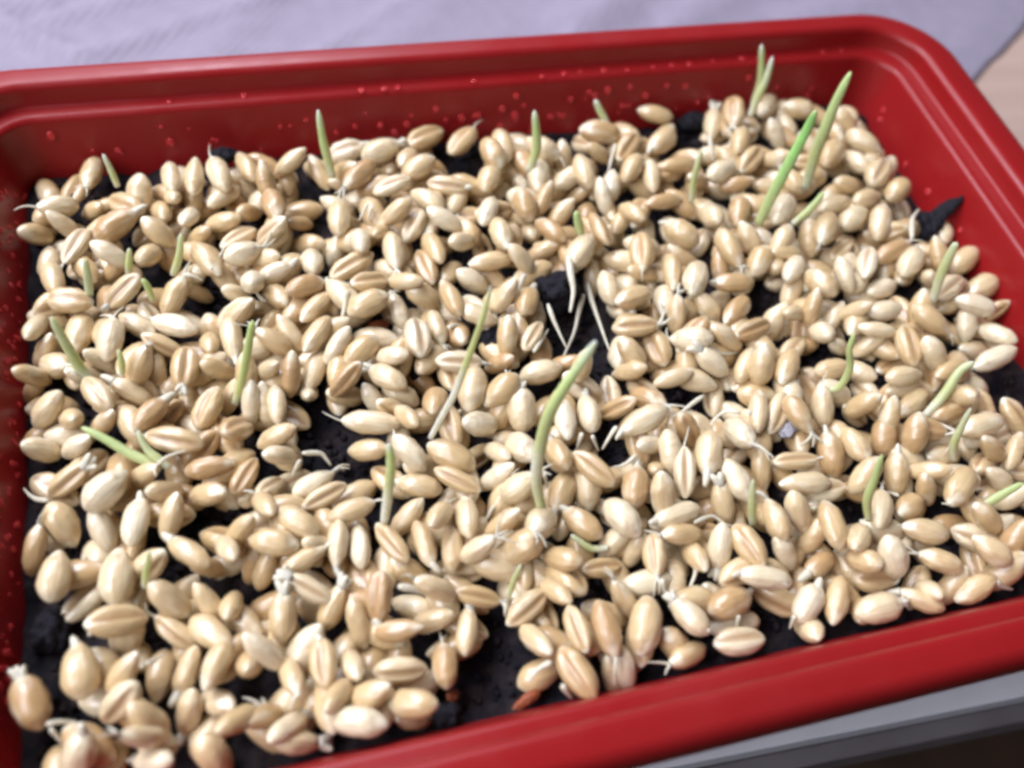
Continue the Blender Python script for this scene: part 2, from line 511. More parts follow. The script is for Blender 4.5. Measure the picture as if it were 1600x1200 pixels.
# loose crumbs belong to the soil mass
ico_v = []; t = (1 + 5 ** 0.5) / 2
for a, b_ in ((-1, t), (1, t), (-1, -t), (1, -t)):
    ico_v += [(a, b_, 0)]
for a, b_ in ((-1, t), (1, t), (-1, -t), (1, -t)):
    ico_v += [(0, a, b_)]
for a, b_ in ((t, -1), (t, 1), (-t, -1), (-t, 1)):
    ico_v += [(a, 0, b_)]
ico_v = np.array(ico_v) / np.linalg.norm(ico_v[0])
ico_f = [(0, 11, 5), (0, 5, 1), (0, 1, 7), (0, 7, 10), (0, 10, 11), (1, 5, 9), (5, 11, 4), (11, 10, 2), (10, 7, 6), (7, 1, 8), (3, 9, 4), (3, 4, 2), (3, 2, 6), (3, 6, 8), (3, 8, 9), (4, 9, 5), (2, 4, 11), (6, 2, 10), (8, 6, 7), (9, 8, 1)]
for k in range(3600):
    if k < 1900:
        a, b_, rx, ry = hole_w[rng.integers(len(hole_w))]
        x, y = a + rng.normal() * rx * 0.7, b_ + rng.normal() * ry * 0.7
    else:
        x, y = rng.uniform(SX0, SX1), rng.uniform(SY0, SY1)
    if not (SX0 + 0.002 < x < SX1 - 0.002 and SY0 + 0.002 < y < SY1 - 0.002):
        continue
    s = float(np.clip(rng.lognormal(-7.75, 0.45), 0.0002, 0.0011))
    R = np.array(Matrix.Rotation(rng.uniform(0, 6.28), 3, Vector(rng.normal(size=3)).normalized()))
    vv = (ico_v * (s * rng.uniform(0.6, 1.25, (12, 1))) * rng.uniform(0.6, 1.3, 3)) @ R.T + np.array([x, y, soil_z(x, y) + s * 0.3])
    n0 = len(sv)
    sv += [tuple(q) for q in vv]
    sf += [(a + n0, b2 + n0, c + n0) for a, b2, c in ico_f]

def lump(name, u, v, su, sv_, z, mat, label, cat, group=None, rot=0.0, hh=0.8, seed=0, spike=None, zoff=0.0):
    p = at_z(u, v, z); k = px_per_m(p)
    rx, ry = su / k, sv_ / k
    nu, nv = 34, 22
    V, Fc = [], []
    for j in range(nv + 1):
        th = math.pi * j / nv
        for i in range(nu):
            ph = 2 * math.pi * i / nu
            q = Vector((math.sin(th) * math.cos(ph), math.sin(th) * math.sin(ph), math.cos(th)))
            d = 1 + 0.34 * noise.noise(q * 1.6 + Vector((seed * 3.1, 0, 0))) + 0.26 * noise.noise(q * 4 + Vector((0, seed, 0))) + 0.14 * noise.noise(q * 9 + Vector((seed, 0, 0)))
            w = Vector((q.x * rx * d, q.y * ry * d, q.z * min(rx, ry) * hh * d))
            if spike:
                e = max(0.0, q.dot(Vector(spike).normalized())) ** 7
                w += Vector(spike) * e
            V.append(w)
    for j in range(nv):
        for i in range(nu):
            a = j * nu + i; b2 = j * nu + (i + 1) % nu
            Fc.append((a, b2, b2 + nu, a + nu))
    o = link(name, mesh_of(name, V, Fc, mat))
    o.location = (p[0], p[1], p[2] + zoff)
    o.rotation_euler = (0, 0, rot)
    tag(o, label, cat, group)
    return o
lump('soil_clod', 872, 458, 34, 30, 0.0022, M_CLOD, 'round black soil clod at the head of the rooty dark hollow', 'soil clod', 'clods of soil among the grains', seed=1, hh=1.0)
lump('soil_clod', 772, 535, 24, 26, 0.0016, M_CLOD, 'small dark clod beside the pale foot of a leaning shoot', 'soil clod', 'clods of soil among the grains', seed=2, hh=0.9)
lump('soil_clod', 1447, 354, 17, 24, 0.0022, M_CLOD, 'pointed black clod leaning on the side wall of the tray', 'soil clod', 'clods of soil among the grains', seed=3, hh=1.0, spike=(0.0042, 0.0012, 0.0032))
lump('soil_clod', 655, 575, 22, 20, 0.0014, M_CLOD, 'dark purplish clod below a creased upright grain near the middle', 'soil clod', 'clods of soil among the grains', seed=4)
lump('soil_clod', 1085, 190, 22, 15, 0.0012, M_CLOD, 'black clod against the back wall beside two upright grains', 'soil clod', 'clods of soil among the grains', seed=5)
lump('soil_clod', 80, 985, 26, 30, 0.0006, M_CLOD, 'bluish black clod in the pocket along the side wall', 'soil clod', 'clods of soil among the grains', seed=6)
lump('soil_clod', 700, 1118, 20, 20, 0.0016, M_CLOD, 'greyish clod touching the front rim beside the soil gap', 'soil clod', 'clods of soil among the grains', seed=7)
lump('soil_clod', 350, 243, 17, 13, 0.0034, M_CLOD, 'grey damp clod lying on grains by the back wall', 'soil clod', 'clods of soil among the grains', seed=8)
lump('bark_chip', 590, 509, 17, 9, 0.0010, M_BARK, 'orange brown bark chip in a hole near the middle', 'bark chip', 'bark chips in the soil', rot=0.2, seed=11)
lump('bark_chip', 708, 1088, 10, 8, 0.0014, M_BARK, 'small orange bark chip above the greyish front clod', 'bark chip', 'bark chips in the soil', rot=0.7, seed=12)
lump('bark_chip', 825, 1092, 24, 8, 0.0006, M_BARK, 'long brown bark chip in the front soil gap', 'bark chip', 'bark chips in the soil', rot=0.35, seed=13)
lump('husk_scrap', 1232, 668, 20, 13, 0.0036, M_HUSK, 'pale blue grey husk scrap lying between grains', 'husk', rot=0.6, seed=14, hh=0.4)

# ------------------------------------------------------------------ grains: what the photo shows, one by one
# x, y, length, width and turn as seen in eight by two quarter-size windows (window pixels are four per photo pixel)
G = {}
G[(0, 0)] = '575,1080,260,130,75,b 1070,1110,200,120,100,b 1215,1100,230,120,85,b 1370,1090,260,140,115,b 1540,1040,230,120,120,b'
G[(400, 0)] = '565,945,230,150,10,c 785,940,270,160,15,b 1060,860,260,150,25,c 1290,880,290,200,45,c 215,1010,200,120,20,b 195,1110,170,110,95,b 395,1080,190,110,130,b 650,1090,300,140,40,b 1015,1050,210,150,20,b 850,1160,250,120,15,c 1200,1160,270,130,170,c 1480,960,200,160,120,b 1455,1120,180,150,70,b 60,1130,160,120,110,b 550,1060,150,100,160,b'
G[(800, 0)] = '550,830,270,160,175,b 895,710,240,120,170,b 720,920,270,130,55,c 930,890,270,150,40,b 545,960,180,90,0,b 200,930,220,160,150,b 165,1100,180,150,90,b 450,1070,250,140,110,b 1255,770,200,120,85,b 1385,700,260,150,90,c 1430,870,220,120,75,b 1560,620,180,130,60,b 1490,1000,260,130,50,c 1050,1030,260,110,10,b 870,1100,250,120,100,b 320,990,150,120,110,b 1310,1070,200,140,30,b 750,1050,180,130,60,b 620,1160,150,130,90,b 1160,1130,160,110,20,b 1400,1150,200,100,0,b'
G[(1200, 0)] = '190,680,220,130,170,b 30,620,140,110,70,b 50,840,160,110,150,b 480,760,200,110,150,b 400,960,230,150,60,b 600,890,260,130,150,b 560,1010,200,110,130,b 690,1080,280,150,60,c 40,990,180,110,160,b 150,1130,200,130,130,b 500,1160,200,120,0,b 810,1190,160,140,45,b 260,910,180,100,150,b'
G[(0, 300)] = '360,90,260,140,20,b 400,205,200,100,175,b 225,270,190,130,30,b 590,120,150,110,150,b 790,85,270,150,150,c 730,200,330,160,25,b 470,340,280,130,60,c 1010,130,170,130,110,b 990,250,200,140,160,b 1180,160,190,120,70,b 1080,30,150,100,110,b 1210,30,160,120,80,b 1400,30,250,120,35,b 1390,190,250,140,175,b 1560,130,180,120,40,b 690,390,210,130,165,b 930,400,180,140,60,b 330,540,240,130,110,b 530,480,220,130,130,b 720,480,160,100,10,b 1290,420,280,150,130,b 1240,280,180,110,170,b 1490,290,270,130,35,c 1520,380,260,150,20,b 770,620,260,140,25,c 440,680,300,160,175,c 1200,530,200,130,0,b 1240,640,160,110,20,b 1400,540,200,130,150,b 1090,650,220,150,50,b 1480,640,200,110,20,b 1580,560,150,150,90,b 220,850,220,110,70,b 495,890,280,170,70,b 690,920,280,160,80,b 860,830,260,130,155,b 1090,830,330,150,160,b 1310,940,220,130,100,b 1450,920,300,140,100,b 1490,760,230,140,20,b 350,1090,220,170,150,b 1020,960,250,120,165,c 870,1090,220,160,40,b 980,1100,230,110,95,b 1155,1100,260,180,80,c 1370,1110,200,130,10,b 200,1150,200,120,20,b 1540,1130,150,150,90,b 280,1000,150,110,30,b 640,1060,130,120,0,b 540,1150,200,110,10,b'
G[(400, 300)] = '110,80,250,150,105,b 520,160,310,150,90,b 270,200,190,110,30,b 100,240,230,120,10,c 650,300,190,130,100,b 870,130,230,130,20,b 985,210,220,150,60,c 1070,50,240,130,150,b 1260,50,190,120,60,b 860,370,280,140,100,b 1110,350,260,140,115,b 1180,170,240,130,165,b 1320,240,220,150,130,b 1290,310,200,130,30,b 1450,120,260,130,70,b 1530,260,220,150,110,b 780,250,150,110,60,b 1060,470,250,150,115,c 350,430,190,150,100,b 130,500,260,130,20,b 50,410,220,130,160,b 500,370,150,110,60,b 600,460,330,150,30,c 310,590,270,150,20,b 370,720,260,130,45,b 130,650,220,150,130,b 710,560,260,140,15,c 700,700,280,180,25,b 930,560,220,120,160,b 1050,650,240,170,170,b 1220,660,260,130,120,b 1010,910,270,190,100,c 890,740,200,130,120,b 1130,850,220,130,110,b 1350,560,200,150,170,b 1470,430,300,130,10,b 1380,770,260,140,160,b 380,890,280,140,55,b 210,880,200,130,135,b 110,930,240,140,165,b 510,960,240,120,45,b 660,990,260,170,40,b 850,1030,210,140,160,b 370,1110,260,150,70,b 220,1140,200,110,80,b 60,1120,200,120,170,b 820,1160,280,160,150,b 1270,1060,310,150,0,c 1520,1070,180,130,160,b 560,1170,200,140,30,c 1560,650,130,120,40,b 1570,900,140,140,90,b 1440,880,150,130,45,b'
G[(800, 300)] = '80,80,180,150,120,b 190,370,200,120,10,b 240,240,240,130,140,b 60,420,200,130,160,b 430,370,260,170,55,b 550,230,290,140,115,c 680,190,180,120,60,b 810,370,270,240,95,c 820,510,230,100,5,b 1000,500,250,130,95,b 1060,260,260,170,150,b 1150,540,320,170,75,b 1360,350,300,150,125,b 1380,570,260,140,0,b 1300,460,160,120,110,b 760,660,250,150,20,b 600,600,220,140,110,b 500,540,160,110,100,b 770,840,290,150,0,c 1030,770,180,130,100,b 1120,920,240,170,165,b 905,970,250,190,120,c 1220,720,220,150,150,b 1400,740,280,140,50,b 1500,860,260,130,25,c 750,1010,230,150,145,b 730,1120,230,130,160,b 1340,910,230,130,165,b 1250,1060,250,150,155,b 1460,1080,220,130,70,b 1550,430,180,160,60,b 1560,1080,150,170,100,b 100,680,220,160,70,b 60,880,220,130,110,b 130,900,230,120,60,c 180,1130,280,170,10,b 1010,1160,260,110,15,b 1420,120,190,140,80,b 1250,150,180,150,110,b 750,130,190,130,130,b 310,130,150,130,30,b 1480,290,200,140,140,b 440,1080,220,130,70,b 950,60,250,100,10,b 400,30,160,90,0,b 200,40,160,100,60,b 570,30,160,100,120,b'
G[(1200, 300)] = '90,110,230,150,60,b 420,80,240,120,25,b 620,40,200,120,20,b 800,40,180,130,60,b 540,160,210,150,40,b 360,230,230,150,70,b 700,190,250,140,85,b 110,380,220,90,5,b 330,570,250,160,135,b 480,520,210,120,125,b 460,360,180,110,40,c 620,440,220,130,80,c 680,300,200,120,170,b 890,440,290,150,60,b 780,370,230,120,25,b 1160,240,170,140,100,b 1070,390,190,120,130,b 1220,430,210,140,40,b 1380,590,200,160,30,b 1010,540,130,110,45,b 1130,600,230,130,40,c 1300,710,280,130,165,b 1470,740,150,80,15,c 730,740,220,130,10,b 540,740,180,110,160,b 1020,800,310,140,150,b 1430,890,240,120,145,b 1240,820,180,140,100,b 1150,690,200,120,30,b 680,860,250,100,170,b 160,760,170,110,30,b 410,790,150,100,60,b 330,880,200,150,110,b 880,960,260,160,110,c 1030,1010,200,150,150,b 630,950,180,120,20,b 440,970,170,110,20,b 1420,1040,290,130,20,b 1150,1100,250,110,30,b 150,990,220,140,50,c 120,1090,260,150,70,b 400,1110,240,140,10,b 850,1150,240,130,10,b 20,830,160,150,70,b 160,480,220,130,60,b 30,450,150,150,90,b 710,600,200,130,20,b 560,560,180,130,60,b 150,610,170,130,70,b 280,720,110,120,90,b'
G[(0, 600)] = '300,160,260,150,30,b 450,220,180,150,120,b 190,30,160,110,30,b 610,60,260,150,130,c 820,50,270,130,160,b 940,190,300,150,45,b 1180,90,240,120,95,b 1300,150,290,170,60,c 1090,350,380,170,170,c 640,250,180,110,10,b 270,410,240,150,15,b 480,390,220,130,0,b 430,600,330,150,25,c 660,660,360,220,40,b 910,560,200,100,175,b 1310,520,330,140,10,b 1030,670,200,130,30,b 1300,690,290,160,165,b 390,880,230,200,120,b 220,1040,250,130,65,b 640,910,250,150,110,b 850,860,320,170,75,b 1070,830,250,150,60,b 344,1200,340,192,80,b 732,1200,380,220,85,b 1180,1050,330,150,145,b 1530,580,300,140,60,c 1560,700,200,150,60,b 1480,280,230,180,50,c 1420,1030,240,130,120,b 1500,920,250,130,20,b 1300,1150,200,110,20,b 1570,120,160,120,80,b 1580,1140,150,110,60,b 1440,90,150,110,45,b'
G[(400, 600)] = '130,330,260,140,10,b 60,130,220,130,100,b 130,130,250,120,95,b 330,60,160,120,90,b 560,70,260,160,10,c 740,110,220,130,140,b 900,60,260,150,160,b 1120,110,230,170,80,b 720,240,390,160,175,b 700,410,260,160,170,b 960,430,270,160,140,b 940,200,240,110,125,b 160,450,240,140,20,b 360,620,310,150,30,b 430,700,330,130,30,c 90,650,230,140,50,c 600,790,320,150,20,b 250,860,320,180,150,b 1020,640,310,170,170,b 1220,450,350,190,155,b 1400,250,230,170,15,b 1530,170,200,180,60,b 950,830,260,150,45,b 1150,820,250,150,60,b 1320,830,290,160,95,b 1260,600,330,110,155,c 1500,580,230,130,15,b 1540,730,200,180,60,b 110,990,330,190,170,b 510,1000,300,130,85,b 650,1010,310,110,95,b 850,990,320,150,130,c 1050,1000,330,140,110,b 1230,1030,290,150,90,b 1390,1030,220,150,15,b 1540,870,190,120,20,b 1560,1060,200,150,20,b 300,1100,330,110,30,b 1510,430,200,130,130,b 1350,90,160,130,70,b 60,1150,180,120,60,b 50,750,200,140,120,b 390,1010,200,120,20,b'
G[(800, 600)] = '60,160,200,200,100,b 480,180,270,160,100,w 330,220,270,150,100,b 60,400,260,200,120,b 290,440,260,150,115,b 820,230,330,170,25,b 850,90,260,160,140,b 660,150,200,130,0,c 1230,430,310,190,85,b 1100,290,190,150,150,c 860,380,220,130,30,b 510,530,340,170,140,c 770,640,290,180,85,w 1080,550,310,150,95,c 940,690,200,180,110,b 470,650,230,200,100,b 50,640,250,180,20,b 310,680,270,180,70,b 1420,310,250,170,120,b 1540,170,260,130,90,b 1400,600,330,170,125,b 440,870,320,180,140,w 180,870,230,200,60,b 690,840,320,200,130,b 650,970,230,150,40,b 1030,820,330,160,20,b 1060,940,300,150,10,b 1320,740,260,150,120,b 1560,540,260,130,110,b 1300,1020,260,160,95,b 1480,1010,330,180,125,c 890,1070,290,160,95,c 310,1090,260,160,150,w 60,1020,220,220,20,b 1150,1080,230,150,110,b 560,1150,280,130,15,c 770,1040,150,120,60,b 1570,830,150,180,100,b 30,860,180,130,20,b 900,540,150,100,60,b'
G[(1200, 600)] = '190,190,280,150,130,b 340,140,230,140,110,b 540,200,240,120,170,c 850,20,260,120,20,b 900,120,250,140,45,b 760,200,170,130,90,b 1140,170,240,120,20,b 1200,70,170,140,120,b 1330,260,300,150,15,b 920,310,200,160,95,b 550,380,280,150,125,b 390,440,260,170,115,b 720,330,200,160,100,b 170,480,300,120,5,c 230,620,340,150,5,b 610,570,210,150,50,b 800,560,240,150,100,w 1000,540,220,120,160,b 1200,640,310,170,60,b 1440,590,230,130,170,b 1400,400,220,130,170,b 1540,420,230,110,75,b 990,660,180,130,150,b 880,770,220,160,40,b 50,850,300,160,115,b 190,800,220,150,130,b 400,880,330,170,110,b 700,780,280,150,80,b 980,920,320,160,170,b 1370,840,290,140,155,b 1400,1040,300,160,150,b 570,960,230,150,60,b 780,1080,260,180,130,b 590,1100,230,160,130,b 320,1130,260,140,40,b 1080,1110,310,140,160,b 100,1050,200,150,140,b 1550,960,180,150,60,b 1550,700,200,100,20,b 280,950,200,150,60,b'
G[(0, 900)] = '1060,150,240,180,150,b 790,380,150,215,60,b 1100,350,300,150,145,c 500,590,370,220,95,w 770,610,310,150,40,b 190,790,360,210,110,w 1170,600,320,130,65,b 1350,560,360,160,65,b 750,790,340,180,35,c 930,900,240,170,150,b 1180,860,300,160,65,b 1360,790,260,170,150,b 1490,900,330,150,40,b 500,1110,300,190,60,b 900,1000,280,140,15,b 950,1160,350,160,170,b 1340,1130,290,200,130,b 1560,560,200,170,90,b 1310,180,280,130,130,b 1450,180,250,110,80,b'
G[(400, 900)] = '170,250,300,180,85,b 50,470,260,160,150,b 330,80,330,140,155,c 770,130,280,180,85,c 1120,80,240,150,170,b 1390,130,310,130,175,c 1100,280,300,150,5,b 890,340,300,140,0,b 640,300,280,150,110,b 1320,340,340,150,85,w 420,540,330,180,95,c 600,550,280,150,110,b 900,590,360,180,5,c 1180,560,330,170,95,b 510,750,300,120,60,b 710,750,270,190,15,b 980,800,310,190,170,b 650,970,400,190,170,b 1000,960,260,130,15,b 280,1090,300,150,10,b 50,880,240,150,40,b 200,950,330,130,45,b 220,620,300,130,110,b 340,860,260,130,60,b 350,240,140,100,150,b 480,190,300,160,60,b'
G[(800, 900)] = '90,200,330,170,40,c 270,90,280,130,130,b 150,400,280,150,125,b 410,330,330,160,110,c 410,610,420,210,125,c 590,330,390,180,110,b 700,140,230,150,140,b 830,310,460,220,85,b 1020,430,240,180,150,b 710,600,250,150,115,b 1120,560,280,150,30,b 1110,250,330,170,135,b 1360,170,310,200,25,w 1430,430,360,190,10,c 640,680,200,90,120,b 1580,12,360,152,172,b'
G[(1200, 900)] = '250,170,260,180,60,w 430,150,330,150,80,b 600,210,220,140,60,b 740,300,310,190,15,w 990,230,340,130,155,w 290,400,230,170,100,w 1300,90,240,150,30,b 1000,90,200,130,110,b 1150,60,200,150,60,b'
grains = []      # u, v, L, W, ang, type
for (ou, ov), s in G.items():
    for it in s.split():
        a = it.split(',')
        grains.append([ou + float(a[0]) / 4, ov + float(a[1]) / 4, float(a[2]) / 4, float(a[3]) / 4, float(a[4]), a[5]])
# entries met twice where two windows join
keep = []
for gq in grains:
    dup = False
    for h in keep:
        if math.hypot(gq[0] - h[0], gq[1] - h[1]) < 13 and abs((gq[4] - h[4] + 90) % 180 - 90) < 40:
            dup = True
    if not dup:
        keep.append(gq)
grains = keep

P = []
for (u, v, Lp, Wp, ang, typ) in grains:
    z = 0.0026
    a = math.radians(ang)
    du, dv = math.cos(a) * Lp / 2, -math.sin(a) * Lp / 2
    p0, p1 = at_z(u - du, v - dv, z), at_z(u + du, v + dv, z)
    d = p1 - p0
    Lw = np.linalg.norm(d)
    yaw = math.atan2(d[1], d[0])
    c = at_z(u, v, z)
    k = px_per_m(c)
    Ww = Wp / k
    pitch = 0.0
    # across-depth grains look shorter than they are when they lean
    Lr = Lw
    if Lw > 0.0075:
        Lr = 0.0075
    if Lw < 0.0056:
        Lr = rng.uniform(0.0057, 0.0062)
        pitch = min(math.acos(max(0.3, Lw / Lr)), 0.95) * (1 if rng.random() < 0.6 else -1)
    if Lr > 0.0066 and abs(math.sin(yaw)) > 0.6:      # seen long in depth: leaning up away from the viewer
        Lr = 0.5 * (Lr + 0.0066)
    Ww = float(np.clip(Ww * 0.885, 0.0023, 0.0036))
    Lr *= 0.97
    if Ww > Lr * 0.62:
        Ww = Lr * 0.62
    expected = 0.0062 * k * 0.93
    P.append(dict(u=u, v=v, L=Lr, W=Ww, yaw=yaw, pitch=pitch + rng.normal() * 0.10, typ=typ, z=0.0021 + (Lp / expected - 0.85) * 0.0032 + rng.uniform(-.0003, .0003), top=True,
                  pxarea=Lp * Wp, roll=rng.normal() * 0.28))
NTOP = len(P)
# grains lying deeper, half hidden, and those of the corners outside the frame
def pix(p):
    q = RM.T @ (np.asarray(p) - CAM)
    return q[0] / q[2] * F + 800, q[1] / q[2] * F + 600
cent = np.array([at_z(g_['u'], g_['v'], 0.0025)[:2] for g_ in P])
fill = []
tries = 0
while len(fill) < 620 and tries < 16000:
    tries += 1
    x, y = rng.uniform(SX0 + 0.003, SX1 - 0.003), rng.uniform(SY0 + 0.003, SY1 - 0.003)
    u, v = pix((x, y, 0.002))
    out = not (-15 < u < 1615 and -15 < v < 1215)
    if in_hole(x, y, 0.97) and not out:
        continue
    if fill and min((x - q[0]) ** 2 + (y - q[1]) ** 2 for q in fill) < 0.0025 ** 2:
        continue
    dn = np.min(np.hypot(cent[:, 0] - x, cent[:, 1] - y))
    if dn < 0.0010:
        continue
    fill.append((x, y))
    typ = 'c' if rng.random() < 0.3 else 'b'
    z = rng.uniform(0.0001, 0.0012) if not out else rng.uniform(0.001, 0.0035)
    u, v = pix((x, y, z))
    P.append(dict(u=u, v=v, L=rng.uniform(0.0057, 0.0068), W=rng.uniform(0.0029, 0.0035), yaw=rng.uniform(0, 6.28), pitch=rng.normal() * 0.3, typ=typ, z=z, top=False, pxarea=0, roll=rng.normal() * 0.5))

# let the heap settle: grains that sink into each other slide apart along the line of sight
N = len(P)
D = np.array([ray(g_['u'], g_['v']) for g_ in P])
D = D / -D[:, 2:3]
zz = np.array([g_['z'] for g_ in P])
zmin = np.array([g_['W'] * 0.30 for g_ in P])
zmin = np.where([not g_['top'] for g_ in P], 0.0002, zmin)
ax = np.array([[math.cos(g_['yaw']) * math.cos(g_['pitch']), math.sin(g_['yaw']) * math.cos(g_['pitch']), math.sin(g_['pitch'])] for g_ in P])
LL = np.array([g_['L'] for g_ in P]); WW = np.array([g_['W'] for g_ in P])
offs = np.array([-0.32, 0.0, 0.32]); rad = np.array([0.36, 0.46, 0.36])
for it in range(60):
    C = CAM + D * (CAM[2] - zz)[:, None]
    S = (C[:, None, :] + ax[:, None, :] * (offs[None, :, None] * LL[:, None, None])).reshape(-1, 3)
    Rr = (rad[None, :] * WW[:, None]).reshape(-1)
    own = np.repeat(np.arange(N), 3)
    push = np.zeros(N); cnt = np.zeros(N)
    for b0 in range(0, len(S), 600):
        A = S[b0:b0 + 600]
        dist = np.sqrt(((A[:, None, :] - S[None, :, :]) ** 2).sum(-1))
        pen = Rr[b0:b0 + 600][:, None] + Rr[None, :] - dist
        pen[own[b0:b0 + 600][:, None] == own[None, :]] = -1
        ii, jj = np.nonzero(pen > 0.0003)
        gi, gj = own[b0 + ii], own[jj]
        sgn = np.where(zz[gi] > zz[gj], 1.0, -1.0)
        np.add.at(push, gi, sgn * (pen[ii, jj] - 0.0003)); np.add.at(cnt, gi, 1)
    step = np.where(cnt > 0, push / np.maximum(cnt, 1), 0) * 0.35
    zz = np.clip(zz + step, zmin, 0.0052)
C = CAM + D * (CAM[2] - zz)[:, None]
# keep grains inside the walls
C[:, 0] = np.clip(C[:, 0], SX0 + 0.0016, SX1 - 0.0016)
C[:, 1] = np.clip(C[:, 1], SY0 + 0.0016, SY1 - 0.0016)

soil = link('potting_soil', mesh_of('potting_soil', sv, sf, M_SOIL))
tag(soil, 'black damp crumbly potting soil filling the red tray beneath the grains', 'soil', kind='stuff')

# ------------------------------------------------------------------ grain meshes (unit length along x)
def grain_mesh(name, kind, seed, nu=26, nv=22, flat=1.0):
    rs = random.Random(seed)
    V, Fc, Cc = [], [], []
    egg = rs.uniform(-0.16, 0.16); pw = rs.uniform(2.1, 2.65); bend = rs.uniform(-0.03, 0.05)
    thick = rs.uniform(0.82, 0.98)
    for j in range(nv + 1):
        t = -math.cos(math.pi * j / nv)
        r = max(0.0, (1 - abs(t) ** pw)) ** rs_pow
        r *= 1 + egg * t
        r *= 1.0 - 0.15 * max(0.0, (t - 0.35) / 0.65) ** 1.6 - 0.10 * max(0.0, (-t - 0.5) / 0.5) ** 2
        if j in (0, nv):
            r = 0.0
        for i in range(nu):
            ph = 2 * math.pi * i / nu
            cy, cz = math.cos(ph), math.sin(ph)
            rr = r * 0.515
            y, z = rr * cy, rr * cz * thick
            cre = 0.0; germ = 0.0
            if kind == 'c':
                dphi = abs((ph - math.pi / 2 + math.pi) % (2 * math.pi) - math.pi)
                gq = math.exp(-(dphi / 0.20) ** 2) * (1 - t ** 6)
                wide = math.exp(-(dphi / 0.55) ** 2) * (1 - t ** 4)
                z -= rr * (0.34 * gq + 0.10 * wide)
                cre = min(1.0, gq * 0.85 + 0.10 * wide)
                if cz > 0:
                    z *= 0.88
            else:
                # rounded back with a faint ridge, a scooped germ at one end
                z += rr * 0.05 * math.exp(-((ph - math.pi / 2) / 0.35) ** 2)
                gd = ((t - 0.78) / 0.24) ** 2 + ((ph - math.pi / 2) / 0.75) ** 2
                germ = math.exp(-gd * 1.3)
                z -= rr * 0.13 * math.exp(-gd)
                edge = math.exp(-((gd - 1.0) / 0.45) ** 2)
                cre = 0.42 * edge
            # pale brush end
            germ = max(germ * 0.7, 0.4 * max(0.0, -t - 0.8) * 5, min(1.0, max(0.0, t - 0.84) * 8))
            q = Vector((t * 2.1 + seed, y * 3, z * 3))
            wob = 1 + 0.08 * noise.noise(q * 1.3) + 0.035 * noise.noise(q * 4.0)
            V.append((t * 0.5, y * wob, z * wob + bend * (1 - t * t)))
            Cc.append((cre, min(1.0, germ), rs.random() * 0))
    for j in range(nv):
        for i in range(nu):
            a = j * nu + i; b2 = j * nu + (i + 1) % nu
            if j == 0:
                Fc.append((a + nu, a, b2 + nu)) if False else Fc.append((a, b2 + nu, a + nu))
            elif j == nv - 1:
                Fc.append((a, b2, a + nu))
            else:
                Fc.append((a, b2, b2 + nu, a + nu))
    return V, Fc, Cc
rs_pow = 0.60
RAW = {'c': [grain_mesh('g', 'c', 10 + k) for k in range(4)], 'b': [grain_mesh('g', 'b', 30 + k) for k in range(6)]}
# meshes for single grains: one per shape and size class, used many times
SHARED = {}
def shared_mesh(kind, k):
    if (kind, k) not in SHARED:
        V, Fc, Cc = RAW[kind][k]
        SHARED[(kind, k)] = mesh_of('wheat_grain', [(x * 0.0063, y * 0.0063, z * 0.0063) for x, y, z in V], Fc, M_GRAIN, cols=Cc)
    return SHARED[(kind, k)]

def basis(i):
    g_ = P[i]
    X = Vector(ax[i]).normalized()
    Zu = Vector((0, 0, 1))
    Y = Zu.cross(X).normalized()
    Z = X.cross(Y)
    if g_['typ'] == 'c':     # the photo shows these from the crease side: turn it towards the viewer
        vw = -Vector(D[i]).normalized()
        vw = (vw * 0.7 + Vector((0, 0, 0.3)))
        Z = (vw - X * vw.dot(X)).normalized()
        Y = Z.cross(X)
    R = Matrix((X, Y, Z)).transposed()
    return R @ Matrix.Rotation(g_['roll'], 3, 'X')

